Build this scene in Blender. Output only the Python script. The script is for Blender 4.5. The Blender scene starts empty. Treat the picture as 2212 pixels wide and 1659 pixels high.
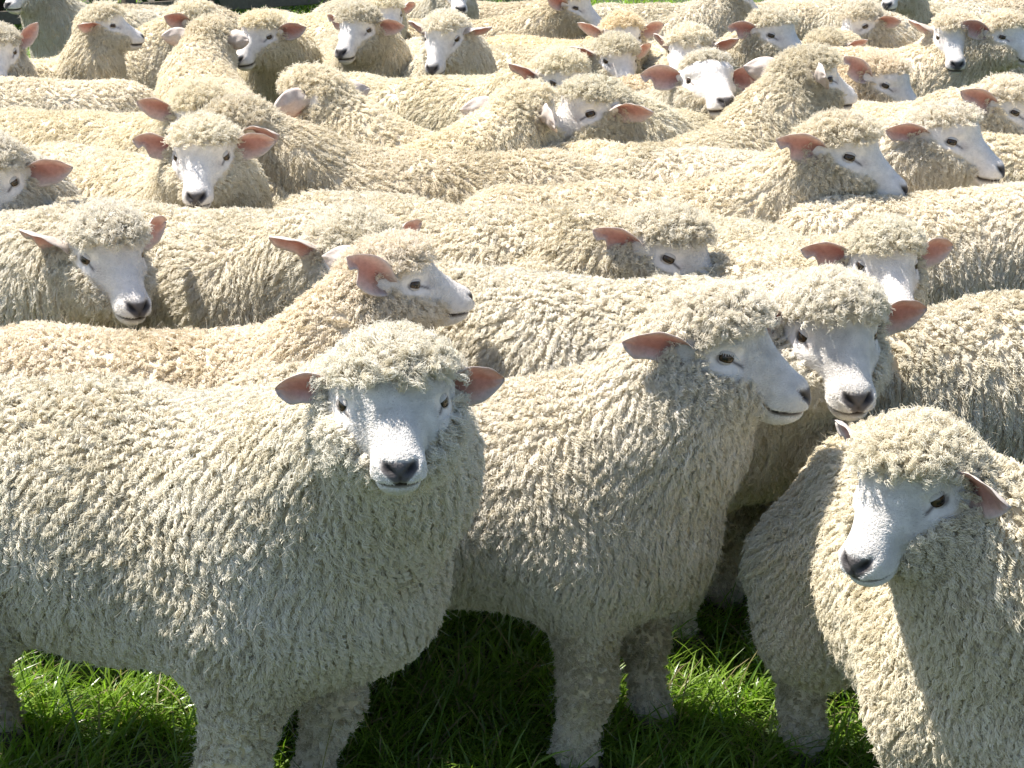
import bpy, bmesh, math, random, time
import numpy as np
from mathutils import Matrix, Vector

T0 = time.time()
F = np.float32
scene = bpy.context.scene
col = scene.collection

# ------------------------------------------------------------------ camera, world, sun, exposure
CAM_H, PITCH, FPX, CXP, CYP = 1.77, math.radians(17.25), 3800.0, 1106.0, 829.5   # a 2212 x 1659 grid
cam_d = bpy.data.cameras.new('camera')
cam = bpy.data.objects.new('camera', cam_d)
col.objects.link(cam)
cam.location = (0, 0, CAM_H)
cam.rotation_euler = (math.pi / 2 - PITCH, 0, 0)
cam_d.sensor_width = 36.0
cam_d.lens = 36.0 * FPX / 2212.0
cam_d.clip_start = 0.05
cam_d.clip_end = 3000
scene.camera = cam

SUN = Vector((-0.43, 0.20, 0.88)).normalized()            # from the ground towards the sun
world = bpy.data.worlds.new('World')
scene.world = world
world.use_nodes = True
wn = world.node_tree
bg = wn.nodes['Background']
sky = wn.nodes.new('ShaderNodeTexSky')
sky.sky_type = 'NISHITA'
sky.sun_disc = False
sky.sun_elevation = math.asin(SUN.z)
sky.sun_rotation = math.atan2(SUN.x, SUN.y)
wn.links.new(sky.outputs[0], bg.inputs[0])
bg.inputs[1].default_value = 0.085
sun_d = bpy.data.lights.new('sun', 'SUN')
sun_d.energy = 5.0
sun_d.angle = math.radians(0.5)
sun_d.color = (1.0, 0.95, 0.875)
sun = bpy.data.objects.new('sun', sun_d)
col.objects.link(sun)
sun.location = SUN * 30
sun.rotation_euler = SUN.to_track_quat('Z', 'Y').to_euler()
scene.view_settings.view_transform = 'Standard'
scene.view_settings.look = 'None'
scene.view_settings.gamma = 1.0
scene.view_settings.exposure = 1.16
scene.view_settings.use_curve_mapping = False
scene.render.engine = 'CYCLES'
scene.cycles.max_bounces = 6
scene.cycles.diffuse_bounces = 3
scene.cycles.glossy_bounces = 2
scene.cycles.transmission_bounces = 4
scene.cycles.use_denoising = True
scene.cycles.sample_clamp_indirect = 6.0
scene.cycles_curves.shape = 'RIBBONS'
scene.cycles_curves.subdivisions = 2

# ------------------------------------------------------------------ materials
def new_mat(name):
    m = bpy.data.materials.new(name)
    m.use_nodes = True
    nt = m.node_tree
    nt.nodes.clear()
    out = nt.nodes.new('ShaderNodeOutputMaterial')
    return m, nt, out

def node(nt, kind, **kw):
    n = nt.nodes.new(kind)
    for k, v in kw.items():
        if k.startswith('i_'):
            key = k[2:]
            n.inputs[int(key) if key.isdigit() else key].default_value = v
        else:
            setattr(n, k, v)
    return n

def mix_rgb(nt, fac, a, b, blend='MIX'):
    n = nt.nodes.new('ShaderNodeMix')
    n.data_type = 'RGBA'
    n.blend_type = blend
    for s, v in ((n.inputs[0], fac), (n.inputs[6], a), (n.inputs[7], b)):
        if hasattr(v, 'links') or isinstance(v, bpy.types.NodeSocket):
            nt.links.new(v, s)
        else:
            s.default_value = v
    return n.outputs[2]

def mat_wool():
    """the strands: cream, each lock a little different, each sheep tinted by its own fleece colour"""
    m, nt, out = new_mat('wool')
    L = nt.links.new
    at = node(nt, 'ShaderNodeAttribute', attribute_name='tint')
    ob = node(nt, 'ShaderNodeObjectInfo')
    ramp = node(nt, 'ShaderNodeValToRGB')
    e = ramp.color_ramp.elements
    e[0].position = 0.0; e[0].color = (0.52, 0.465, 0.335, 1)
    e[1].position = 1.0; e[1].color = (0.88, 0.852, 0.775, 1)
    k = e.new(0.35); k.color = (0.775, 0.724, 0.596, 1)
    L(at.outputs['Fac'], ramp.inputs[0])
    c = mix_rgb(nt, 1.0, ramp.outputs[0], ob.outputs['Color'], 'MULTIPLY')
    p = node(nt, 'ShaderNodeBsdfPrincipled')
    L(c, p.inputs['Base Color'])
    p.inputs['Roughness'].default_value = 0.5
    p.inputs['Specular IOR Level'].default_value = 0.25
    t = node(nt, 'ShaderNodeBsdfTranslucent')
    L(c, t.inputs[0])
    mx = node(nt, 'ShaderNodeMixShader', i_0=0.32)
    L(p.outputs[0], mx.inputs[1]); L(t.outputs[0], mx.inputs[2])
    L(mx.outputs[0], out.inputs[0])
    return m

def mat_body():
    """skin and short hair: the vertex colour holds the animal's own markings (white face, dark nose leather)"""
    m, nt, out = new_mat('sheep_skin')
    L = nt.links.new
    at = node(nt, 'ShaderNodeAttribute', attribute_name='hide')
    ob = node(nt, 'ShaderNodeObjectInfo')
    tc = node(nt, 'ShaderNodeTexCoord')
    nz = node(nt, 'ShaderNodeTexNoise', i_Scale=70.0, i_Detail=5.0, i_Roughness=0.65)
    L(tc.outputs['Object'], nz.inputs['Vector'])
    rr = node(nt, 'ShaderNodeMapRange', i_1=0.3, i_2=0.7, i_3=0.80, i_4=1.06)
    L(nz.outputs[0], rr.inputs[0])
    c = mix_rgb(nt, 1.0, at.outputs['Color'], rr.outputs[0], 'MULTIPLY')
    nz2 = node(nt, 'ShaderNodeTexNoise', i_Scale=330.0, i_Detail=3.0)
    mp = node(nt, 'ShaderNodeMapping')
    mp.inputs['Scale'].default_value = (0.35, 1.0, 1.0)
    L(tc.outputs['Object'], mp.inputs[0]); L(mp.outputs[0], nz2.inputs['Vector'])
    bp = node(nt, 'ShaderNodeBump', i_Strength=0.5, i_Distance=0.002)
    L(nz2.outputs[0], bp.inputs['Height'])
    p = node(nt, 'ShaderNodeBsdfPrincipled')
    L(c, p.inputs['Base Color']); L(bp.outputs[0], p.inputs['Normal'])
    p.inputs['Roughness'].default_value = 0.6
    p.inputs['Specular IOR Level'].default_value = 0.3
    L(p.outputs[0], out.inputs[0])
    return m

def mat_ear():
    m, nt, out = new_mat('ear_skin')
    L = nt.links.new
    at = node(nt, 'ShaderNodeAttribute', attribute_name='hide')
    tc = node(nt, 'ShaderNodeTexCoord')
    nz = node(nt, 'ShaderNodeTexNoise', i_Scale=90.0, i_Detail=5.0, i_Roughness=0.7)
    L(tc.outputs['Object'], nz.inputs['Vector'])
    rr = node(nt, 'ShaderNodeMapRange', i_1=0.3, i_2=0.7, i_3=0.72, i_4=1.1)
    L(nz.outputs[0], rr.inputs[0])
    c = mix_rgb(nt, 1.0, at.outputs['Color'], rr.outputs[0], 'MULTIPLY')
    p = node(nt, 'ShaderNodeBsdfPrincipled')
    L(c, p.inputs['Base Color'])
    p.inputs['Roughness'].default_value = 0.55
    p.inputs['Specular IOR Level'].default_value = 0.3
    bp = node(nt, 'ShaderNodeBump', i_Strength=0.4, i_Distance=0.002)
    L(nz.outputs[0], bp.inputs['Height']); L(bp.outputs[0], p.inputs['Normal'])
    t = node(nt, 'ShaderNodeBsdfTranslucent', i_Color=(0.52, 0.23, 0.18, 1))
    mx = node(nt, 'ShaderNodeMixShader', i_0=0.28)
    L(p.outputs[0], mx.inputs[1]); L(t.outputs[0], mx.inputs[2])
    L(mx.outputs[0], out.inputs[0])
    return m

def mat_plain(name, colr, rough, spec=0.5):
    m, nt, out = new_mat(name)
    tc = node(nt, 'ShaderNodeTexCoord')
    nz = node(nt, 'ShaderNodeTexNoise', i_Scale=40.0, i_Detail=4.0)
    nt.links.new(tc.outputs['Object'], nz.inputs['Vector'])
    rr = node(nt, 'ShaderNodeMapRange', i_1=0.3, i_2=0.7, i_3=0.8, i_4=1.1)
    nt.links.new(nz.outputs[0], rr.inputs[0])
    c = mix_rgb(nt, 1.0, (*colr, 1), rr.outputs[0], 'MULTIPLY')
    p = node(nt, 'ShaderNodeBsdfPrincipled', i_Roughness=rough)
    nt.links.new(c, p.inputs['Base Color'])
    p.inputs['Specular IOR Level'].default_value = spec
    nt.links.new(p.outputs[0], out.inputs[0])
    return m

def mat_eye():
    """amber iris with a level dark slit, all under a glossy cornea"""
    m, nt, out = new_mat('eyeball')
    L = nt.links.new
    tc = node(nt, 'ShaderNodeTexCoord')
    sp = node(nt, 'ShaderNodeSeparateXYZ')
    L(tc.outputs['Object'], sp.inputs[0])
    def band(sock, lim, soft):
        a = node(nt, 'ShaderNodeMath', operation='ABSOLUTE'); L(sock, a.inputs[0])
        r = node(nt, 'ShaderNodeMapRange', i_1=lim - soft, i_2=lim + soft, i_3=1.0, i_4=0.0); L(a.outputs[0], r.inputs[0])
        return r.outputs[0]
    bx, bz = band(sp.outputs[0], 0.0072, 0.001), band(sp.outputs[2], 0.0026, 0.0008)
    pu = node(nt, 'ShaderNodeMath', operation='MULTIPLY'); L(bx, pu.inputs[0]); L(bz, pu.inputs[1])
    le = node(nt, 'ShaderNodeVectorMath', operation='LENGTH')
    cx = node(nt, 'ShaderNodeCombineXYZ'); L(sp.outputs[0], cx.inputs[0]); L(sp.outputs[2], cx.inputs[2]); L(cx.outputs[0], le.inputs[0])
    ir = node(nt, 'ShaderNodeMapRange', i_1=0.0105, i_2=0.0125, i_3=0.0, i_4=1.0); L(le.outputs['Value'], ir.inputs[0])
    c = mix_rgb(nt, ir.outputs[0], (0.060, 0.036, 0.017, 1), (0.012, 0.009, 0.008, 1))
    c = mix_rgb(nt, pu.outputs[0], c, (0.004, 0.004, 0.005, 1))
    p = node(nt, 'ShaderNodeBsdfPrincipled', i_Roughness=0.12)
    L(c, p.inputs['Base Color'])
    L(p.outputs[0], out.inputs[0])
    return m

M_WOOL, M_BODY, M_EAR, M_EYE = mat_wool(), mat_body(), mat_ear(), mat_eye()
M_FUZZ = mat_plain('face_fuzz', (0.90, 0.865, 0.815), 0.6, 0.2)
M_LID = mat_plain('eyelid_skin', (0.56, 0.52, 0.48), 0.6, 0.3)
M_HOOF = mat_plain('hoof_horn', (0.05, 0.042, 0.035), 0.5)

# ------------------------------------------------------------------ signed distance pieces (numpy)
def smin(a, b, k):
    h = np.maximum(k - np.abs(a - b), 0) / k
    return np.minimum(a, b) - h * h * k * 0.25

def sd_ell(P, c, r):
    q = P - np.asarray(c, F)
    r = np.asarray(r, F)
    k0 = np.sqrt(((q / r) ** 2).sum(1))
    k1 = np.sqrt(((q / (r * r)) ** 2).sum(1))
    return k0 * (k0 - 1.0) / np.maximum(k1, 1e-6)

def sd_cone(P, a, b, ra, rb):
    a = np.asarray(a, F); b = np.asarray(b, F)
    ab = b - a
    t = np.clip(((P - a) @ ab) / max(float(ab @ ab), 1e-9), 0, 1)
    d = P - a - t[:, None] * ab
    return np.sqrt((d * d).sum(1)) - (ra + (rb - ra) * t)

def smooth01(x, a, b):
    t = np.clip((x - a) / (b - a), 0, 1)
    return t * t * (3 - 2 * t)

def surface_nets(xs, ys, zs, V):
    """V[x,y,z] -> points and quads"""
    S = V < 0
    nx, ny, nz = V.shape
    cnt = np.zeros((nx - 1, ny - 1, nz - 1), np.int8)
    for dx in (0, 1):
        for dy in (0, 1):
            for dz in (0, 1):
                cnt += S[dx:nx - 1 + dx, dy:ny - 1 + dy, dz:nz - 1 + dz]
    act = (cnt > 0) & (cnt < 8)
    I, J, K = np.nonzero(act)
    idx = -np.ones(act.shape, np.int64)
    idx[I, J, K] = np.arange(len(I))
    acc = np.zeros((len(I), 3), F); n = np.zeros(len(I), F)
    cs = [(a, b, c) for a in (0, 1) for b in (0, 1) for c in (0, 1)]
    for p in cs:
        for ax in range(3):
            if p[ax]:
                continue
            q = list(p); q[ax] = 1
            va = V[I + p[0], J + p[1], K + p[2]]; vb = V[I + q[0], J + q[1], K + q[2]]
            m = (va < 0) != (vb < 0)
            t = np.where(m, va / np.where(m, va - vb, 1), 0)
            A = np.stack([xs[I + p[0]], ys[J + p[1]], zs[K + p[2]]], 1)
            B = np.stack([xs[I + q[0]], ys[J + q[1]], zs[K + q[2]]], 1)
            acc += np.where(m[:, None], A + (B - A) * t[:, None], 0); n += m
    pts = acc / n[:, None]
    quads = []
    for ax in range(3):
        sl0 = [slice(1, -1)] * 3; sl0[ax] = slice(0, -1)
        sl1 = [slice(1, -1)] * 3; sl1[ax] = slice(1, None)
        a, b = S[tuple(sl0)], S[tuple(sl1)]
        X = np.argwhere(a != b)
        fl = a[tuple(X.T)]
        off = np.ones(3, int); off[ax] = 0
        X = X + off
        u, v = (ax + 1) % 3, (ax + 2) % 3
        eu = np.zeros(3, int); eu[u] = 1
        ev = np.zeros(3, int); ev[v] = 1
        c = [idx[tuple((X - o).T)] for o in (eu + ev, ev, 0 * eu, eu)]
        Q = np.stack(c, 1)
        Q[~fl] = Q[~fl][:, ::-1]
        quads.append(Q)
    return pts, np.concatenate(quads)

# ------------------------------------------------------------------ the sheep
HS = 0.85                     # head size against the body
FACE_Z = np.array([-0.16, -0.125, -0.10, -0.07, -0.04, -0.012, 0.008, 0.026, 0.040, 0.060, 0.12], F)
FACE_X = np.array([0.040, 0.052, 0.086, 0.078, 0.044, -0.034, -0.038, -0.036, 0.010, 0.13, 0.20], F)

class Shape:
    """distance field of one sheep in its own frame: x forwards, z up, feet on z = 0, eyes' midpoint E"""
    def __init__(s, E, rel, pitch, roll, fat=1.0, step=(0, 0, 0, 0), seed=0, bald=0.0, hs=HS):
        s.hs = hs
        s.hv = np.random.default_rng(seed + 900).uniform(0.94, 1.07, 3).astype(F)
        s.E = np.asarray(E, F)
        R = Matrix.Rotation(rel, 3, 'Z') @ Matrix.Rotation(pitch, 3, 'Y') @ Matrix.Rotation(roll, 3, 'X')
        s.R = np.array(R, F)
        s.fat, s.step, s.bald = fat, step, bald
        rng = np.random.default_rng(seed)
        s.ph = rng.uniform(0, 6.28, 6).astype(F)
        head_back = s.E + s.R @ np.array((-0.075, 0, -0.012), F) * s.hs
        W = np.array((0.17, 0, 0.50), F)
        d = head_back - W
        hor = np.array((d[0], d[1], 0), F)
        mid = W + np.array((0.14, 0, 0.0), F) * 0.55 + hor * 0.35 + np.array((0, 0, d[2] * 0.55), F)
        thr = s.E + s.R @ np.array((-0.05, 0, -0.06), F) * s.hs
        s.neck = (W, mid, head_back, thr)

    def to_head(s, P):
        return (P - s.E) @ s.R / s.hs / s.hv

    def body(s, P):
        f = s.fat
        d = sd_ell(P, (-0.36, 0, 0.495), (0.215, 0.172 * f, 0.180))
        d = smin(d, sd_ell(P, (-0.07, 0, 0.482), (0.36, 0.200 * f, 0.198)), 0.06)
        d = smin(d, sd_ell(P, (0.17, 0, 0.482), (0.20, 0.175 * f, 0.195)), 0.06)
        d = smin(d, sd_cone(P, (-0.38, 0, 0.550), (0.14, 0, 0.550), 0.10, 0.10), 0.08)
        d = smin(d, sd_ell(P, (0.290, 0, 0.470), (0.100, 0.115, 0.125)), 0.09)
        for i, y in enumerate((0.115, -0.115)):
            st = s.step[i]
            k, ft = (0.225 + st * 0.6, y * 0.95, 0.20), (0.205 + st, y * 0.92, 0.055)
            d = smin(d, sd_cone(P, (0.20, y, 0.42), k, 0.072, 0.038), 0.06)
            d = smin(d, sd_cone(P, k, ft, 0.038, 0.027), 0.03)
            d = smin(d, sd_cone(P, ft, (ft[0] + 0.02, ft[1], 0.035), 0.029, 0.031), 0.02)
        for i, y in enumerate((0.115, -0.115)):
            st = s.step[2 + i]
            hk, ft = (-0.475 + st * 0.6, y, 0.225), (-0.445 + st, y * 0.95, 0.055)
            d = smin(d, sd_cone(P, (-0.37, y, 0.42), (-0.325 + st * 0.3, y * 1.1, 0.335), 0.125, 0.095), 0.06)
            d = smin(d, sd_cone(P, (-0.33 + st * 0.3, y * 1.1, 0.33), hk, 0.09, 0.052), 0.05)
            d = smin(d, sd_cone(P, hk, ft, 0.046, 0.033), 0.03)
            d = smin(d, sd_cone(P, ft, (ft[0] + 0.02, ft[1], 0.035), 0.034, 0.032), 0.02)
        d = smin(d, sd_cone(P, (-0.555, 0, 0.54), (-0.60, 0, 0.42), 0.042, 0.030), 0.05)
        W, mid, hb, th = s.neck
        d = smin(d, sd_cone(P, W, mid, 0.165, 0.125), 0.10)
        d = smin(d, sd_cone(P, mid, hb, 0.118, 0.074), 0.07)
        d = smin(d, sd_cone(P, mid - np.array((0, 0, 0.04), F), th, 0.105, 0.058), 0.06)
        # slow unevenness of the fleece
        q = P * 9.0
        d = d - 0.006 * (np.sin(q[:, 0] * 1.3 + s.ph[0] + np.sin(q[:, 2] + s.ph[1])) * np.sin(q[:, 1] * 1.7 + s.ph[2]) * 1.0 + np.sin(q[:, 0] * 2.3 + q[:, 2] * 1.9 + s.ph[3]) * 0.5)
        return d

    def head(s, Q):
        A = np.abs(Q[:, 1])
        Qm = np.stack([Q[:, 0], A, Q[:, 2]], 1)
        d = sd_ell(Q, (-0.022, 0, 0.008), (0.088, 0.068, 0.072))
        d = smin(d, sd_cone(Q * np.array((1, 1.08, 1), F), (0.012, 0, -0.012), (0.118, 0, -0.082), 0.066, 0.0385), 0.03)
        d = smin(d, sd_ell(Q, (0.117, 0, -0.093), (0.043, 0.043, 0.037)), 0.025)
        d = smin(d, sd_cone(Q, (-0.03, 0, -0.066), (0.088, 0, -0.110), 0.056, 0.028), 0.03)
        d = smin(d, sd_ell(Q, (0.108, 0, -0.117), (0.032, 0.029, 0.019)), 0.012)
        d = smin(d, sd_ell(Qm, (-0.020, 0.044, -0.062), (0.074, 0.044, 0.062)), 0.035)
        d = smin(d, sd_ell(Qm, (0.004, 0.050, 0.026), (0.034, 0.020, 0.015)), 0.02)       # brow
        d = smin(d, sd_ell(Q, (-0.012, 0, 0.062 - 0.03 * s.bald), (0.074, 0.068, 0.036)), 0.03)   # under the topknot
        d = smin(d, sd_ell(Qm, (-0.070, 0.066, 0.022), (0.022, 0.026, 0.020)), 0.02)    # root of the ear
        return d

    def full(s, P):
        d = s.body(P)
        Q = s.to_head(P)
        near = (Q * Q).sum(1) < 0.30 ** 2
        if near.any():
            d = d.copy()
            d[near] = smin(d[near], s.head(Q[near]) * s.hs, 0.03)
        return d

    def grad(s, P, e=0.003):
        g = np.zeros_like(P)
        for i in range(3):
            o = np.zeros(3, F); o[i] = e
            g[:, i] = s.full(P + o) - s.full(P - o)
        return g / np.maximum(np.linalg.norm(g, axis=1), 1e-9)[:, None]

    def wool(s, P):
        """1 where fleece grows, 0 on the bare face and the lowest legs"""
        Q = s.to_head(P)
        xb = np.interp(Q[:, 2], FACE_Z, FACE_X)
        xb = xb + 0.013 * np.sin(Q[:, 1] * 42 + s.ph[2]) * smooth01(Q[:, 2], 0.0, 0.03) + 0.006 * np.sin(Q[:, 1] * 95 + s.ph[0]) + 0.005 * np.sin(Q[:, 1] * 210 + Q[:, 2] * 160 + s.ph[1])
        xb = xb - s.bald * 0.10 * smooth01(Q[:, 2], 0.0, 0.03)
        face = smooth01(Q[:, 0] - xb, -0.006, 0.010) * ((Q * Q).sum(1) < 0.24 ** 2)
        ear = np.sqrt(((np.stack([Q[:, 0] + 0.07, np.abs(Q[:, 1]) - 0.088, Q[:, 2] - 0.022], 1)) ** 2).sum(1))
        low = smooth01(P[:, 2], 0.035, 0.08)
        return (1 - face) * low * smooth01(ear, 0.016, 0.026), Q

def head_detail(Q):
    """small relief along the normal, and the head's own markings"""
    x, z = Q[:, 0], Q[:, 2]
    y = np.abs(Q[:, 1])
    g = lambda cx, cy, cz, sx, sy, sz: np.exp(-(((x - cx) / sx) ** 2 + ((y - cy) / sy) ** 2 + ((z - cz) / sz) ** 2))
    dsp = -0.007 * g(0.004, 0.066, 0.0, 0.020, 0.03, 0.012)
    dsp += 0.004 * g(0.030, 0.055, -0.030, 0.022, 0.03, 0.014)
    dsp += 0.003 * g(0.004, 0.066, -0.021, 0.02, 0.03, 0.006)
    # nostrils: slits that climb outwards
    u = (y - 0.020); w = (z + 0.080)
    along, across = u * 0.64 + w * 0.77, -u * 0.77 + w * 0.64
    nos = np.exp(-((along / 0.013) ** 2 + ((across - 0.2 * along ** 2 / 0.013) / 0.0055) ** 2)) * smooth01(x, 0.118, 0.135)
    dsp -= 0.008 * nos
    ala = np.exp(-((along / 0.016) ** 2 + ((across + 0.010) / 0.006) ** 2)) * smooth01(x, 0.112, 0.132)
    dsp += 0.0030 * ala
    phil = np.exp(-(y / 0.0035) ** 2) * smooth01(-z, 0.088, 0.098) * smooth01(z, -0.118, -0.110) * smooth01(x, 0.12, 0.14)
    dsp -= 0.0035 * phil
    zm = -0.1135 + 0.10 * np.maximum(0.135 - x, 0) + 0.6 * np.maximum(0.095 - x, 0)
    mouth = np.exp(-((z - zm) / 0.0064) ** 2) * smooth01(x, 0.068, 0.080)
    dsp -= 0.0070 * mouth
    dsp += 0.002 * np.exp(-((z - zm - 0.009) / 0.006) ** 2) * smooth01(x, 0.075, 0.095)
    # colours
    c = np.empty((len(x), 3), F)
    c[:] = (0.80, 0.75, 0.70)
    def paint(w, colr):
        w = np.clip(w, 0, 1)[:, None]
        c[:] = c * (1 - w) + np.asarray(colr, F) * w
    paint(0.30 * g(0.13, 0.0, -0.06, 0.03, 0.03, 0.018), (0.42, 0.40, 0.42))
    paint(0.55 * g(0.045, 0.055, -0.012, 0.014, 0.03, 0.012), (0.45, 0.36, 0.32))
    tri = smooth01(0.033 - y - np.maximum(-(z + 0.083), 0) * 0.95, -0.003, 0.006) * smooth01(z, -0.112, -0.104) * smooth01(-z, 0.062, 0.072) * smooth01(x, 0.118, 0.133)
    paint(0.93 * tri, (0.050, 0.042, 0.044))
    paint(nos * 1.4, (0.012, 0.010, 0.011))
    paint(phil, (0.04, 0.03, 0.03))
    paint(0.5 * np.exp(-((z - zm - 0.004) / 0.006) ** 2) * smooth01(x, 0.075, 0.09), (0.60, 0.56, 0.54))
    paint(mouth * 1.3, (0.03, 0.022, 0.022))
    # dark lid rim and tear line
    ex, ez = x - 0.004, z
    ed = np.sqrt((ex / 0.0175) ** 2 + ((ez + 0.15 * ex) / 0.0105) ** 2)
    side = smooth01(y, 0.03, 0.045)
    paint(0.75 * smooth01(1.15 - ed, 0.0, 0.3) * side, (0.10, 0.08, 0.075))
    td = np.abs((z + 0.006) + 0.62 * (x - 0.022)) / 0.0036
    paint(0.9 * np.exp(-td ** 2) * smooth01(x, 0.016, 0.022) * (1 - smooth01(x, 0.036, 0.046)) * side, (0.06, 0.045, 0.04))
    return dsp, c

def mesh_from(name, V, Fa, mat, colr=None):
    me = bpy.data.meshes.new(name)
    me.from_pydata(V.tolist(), [], Fa.tolist() if hasattr(Fa, 'tolist') else Fa)
    me.polygons.foreach_set('use_smooth', np.ones(len(me.polygons), bool))
    if colr is not None:
        a = me.attributes.new('hide', 'FLOAT_COLOR', 'POINT')
        a.data.foreach_set('color', np.concatenate([colr, np.ones((len(colr), 1), F)], 1).astype(F).ravel())
    me.materials.append(mat)
    me.update()
    return me

def body_mesh(sh, res, subs):
    lo = np.minimum(np.array((-0.68, -0.36, -0.02)), sh.E - 0.24)
    hi = np.maximum(np.array((0.45, 0.36, 0.76)), sh.E + 0.24)
    ax = [np.arange(lo[i], hi[i] + res, res).astype(F) for i in range(3)]
    G = np.stack(np.meshgrid(*ax, indexing='ij'), -1).reshape(-1, 3)
    V = sh.full(G).reshape(len(ax[0]), len(ax[1]), len(ax[2]))
    P, Q = surface_nets(ax[0], ax[1], ax[2], V)
    me = bpy.data.meshes.new('tmp')
    me.from_pydata(P.tolist(), [], Q.tolist())
    for _ in range(subs):
        bm = bmesh.new(); bm.from_mesh(me)
        vs = np.array([v.co[:] for v in bm.verts], F)
        w, Qh = sh.wool(vs)
        rad = (Qh * Qh).sum(1) < 0.22 ** 2
        bare = (Qh[:, 0] > -0.06) & rad & (Qh[:, 2] < 0.05)
        es = [e for e in bm.edges if bare[e.verts[0].index] and bare[e.verts[1].index]]
        bmesh.ops.subdivide_edges(bm, edges=es, cuts=1, use_grid_fill=True)
        bm.to_mesh(me); bm.free()
    n = len(me.vertices)
    P = np.empty(n * 3, F); me.vertices.foreach_get('co', P); P = P.reshape(-1, 3)
    for _ in range(2):
        g = sh.grad(P); P = P - g * np.clip(sh.full(P), -res, res)[:, None]
    g = sh.grad(P)
    w, Qh = sh.wool(P)
    dsp, hc = head_detail(Qh)
    nh = (Qh * Qh).sum(1) < 0.20 ** 2
    P = P + g * np.where(nh & (Qh[:, 0] > -0.04), dsp * sh.hs, 0)[:, None]
    cream = np.array((0.64, 0.55, 0.41), F)
    ww = np.where(nh, w, 1.0)[:, None]
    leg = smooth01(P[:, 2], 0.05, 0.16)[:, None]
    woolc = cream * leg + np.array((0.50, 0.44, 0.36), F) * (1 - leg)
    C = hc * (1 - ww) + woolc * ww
    me.vertices.foreach_set('co', P.ravel())
    me.polygons.foreach_set('use_smooth', np.ones(len(me.polygons), bool))
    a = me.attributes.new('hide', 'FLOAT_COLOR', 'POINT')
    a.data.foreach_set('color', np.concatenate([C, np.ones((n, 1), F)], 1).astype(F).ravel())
    me.materials.append(M_BODY)
    me.update()
    return me

def sample(me, n, rng, dens):
    """n points on the mesh spread by area times dens(points)"""
    me.calc_loop_triangles()
    nt = len(me.loop_triangles)
    T = np.empty(nt * 3, np.int32); me.loop_triangles.foreach_get('vertices', T); T = T.reshape(-1, 3)
    P = np.empty(len(me.vertices) * 3, F); me.vertices.foreach_get('co', P); P = P.reshape(-1, 3)
    N = np.empty(len(me.vertices) * 3, F); me.vertices.foreach_get('normal', N); N = N.reshape(-1, 3)
    A, B, C = P[T[:, 0]], P[T[:, 1]], P[T[:, 2]]
    ar = np.linalg.norm(np.cross(B - A, C - A), axis=1) * 0.5
    w = ar * dens((A + B + C) / 3)
    tot = w.sum()
    cum = np.cumsum(w) / tot
    u = (np.arange(n) + rng.random(n)) / n
    k = np.searchsorted(cum, u).clip(0, nt - 1)
    r1, r2 = np.sqrt(rng.random(n)), rng.random(n)
    a, b, c = (1 - r1)[:, None], (r1 * (1 - r2))[:, None], (r1 * r2)[:, None]
    t = T[k]
    p = P[t[:, 0]] * a + P[t[:, 1]] * b + P[t[:, 2]] * c
    nn = N[t[:, 0]] * a + N[t[:, 1]] * b + N[t[:, 2]] * c
    nn /= np.linalg.norm(nn, axis=1)[:, None]
    return p.astype(F), nn.astype(F), tot

def curves(name, pts, rad, tint, mat, parent):
    """pts (n, m, 3), rad (n, m), tint (n,)"""
    n, m = pts.shape[:2]
    cu = bpy.data.hair_curves.new(name)
    cu.add_curves([m] * n)
    cu.position_data.foreach_set('vector', np.ascontiguousarray(pts, F).ravel())
    a = cu.attributes.get('radius') or cu.attributes.new('radius', 'FLOAT', 'POINT')
    a.data.foreach_set('value', np.ascontiguousarray(rad, F).ravel())
    a = cu.attributes.new('tint', 'FLOAT', 'CURVE')
    a.data.foreach_set('value', np.ascontiguousarray(tint, F))
    cu.materials.append(mat)
    o = bpy.data.objects.new(name, cu)
    col.objects.link(o)
    o.parent = parent
    return o

def unit(v):
    return v / np.maximum(np.linalg.norm(v, axis=-1, keepdims=True), 1e-9)

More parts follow.
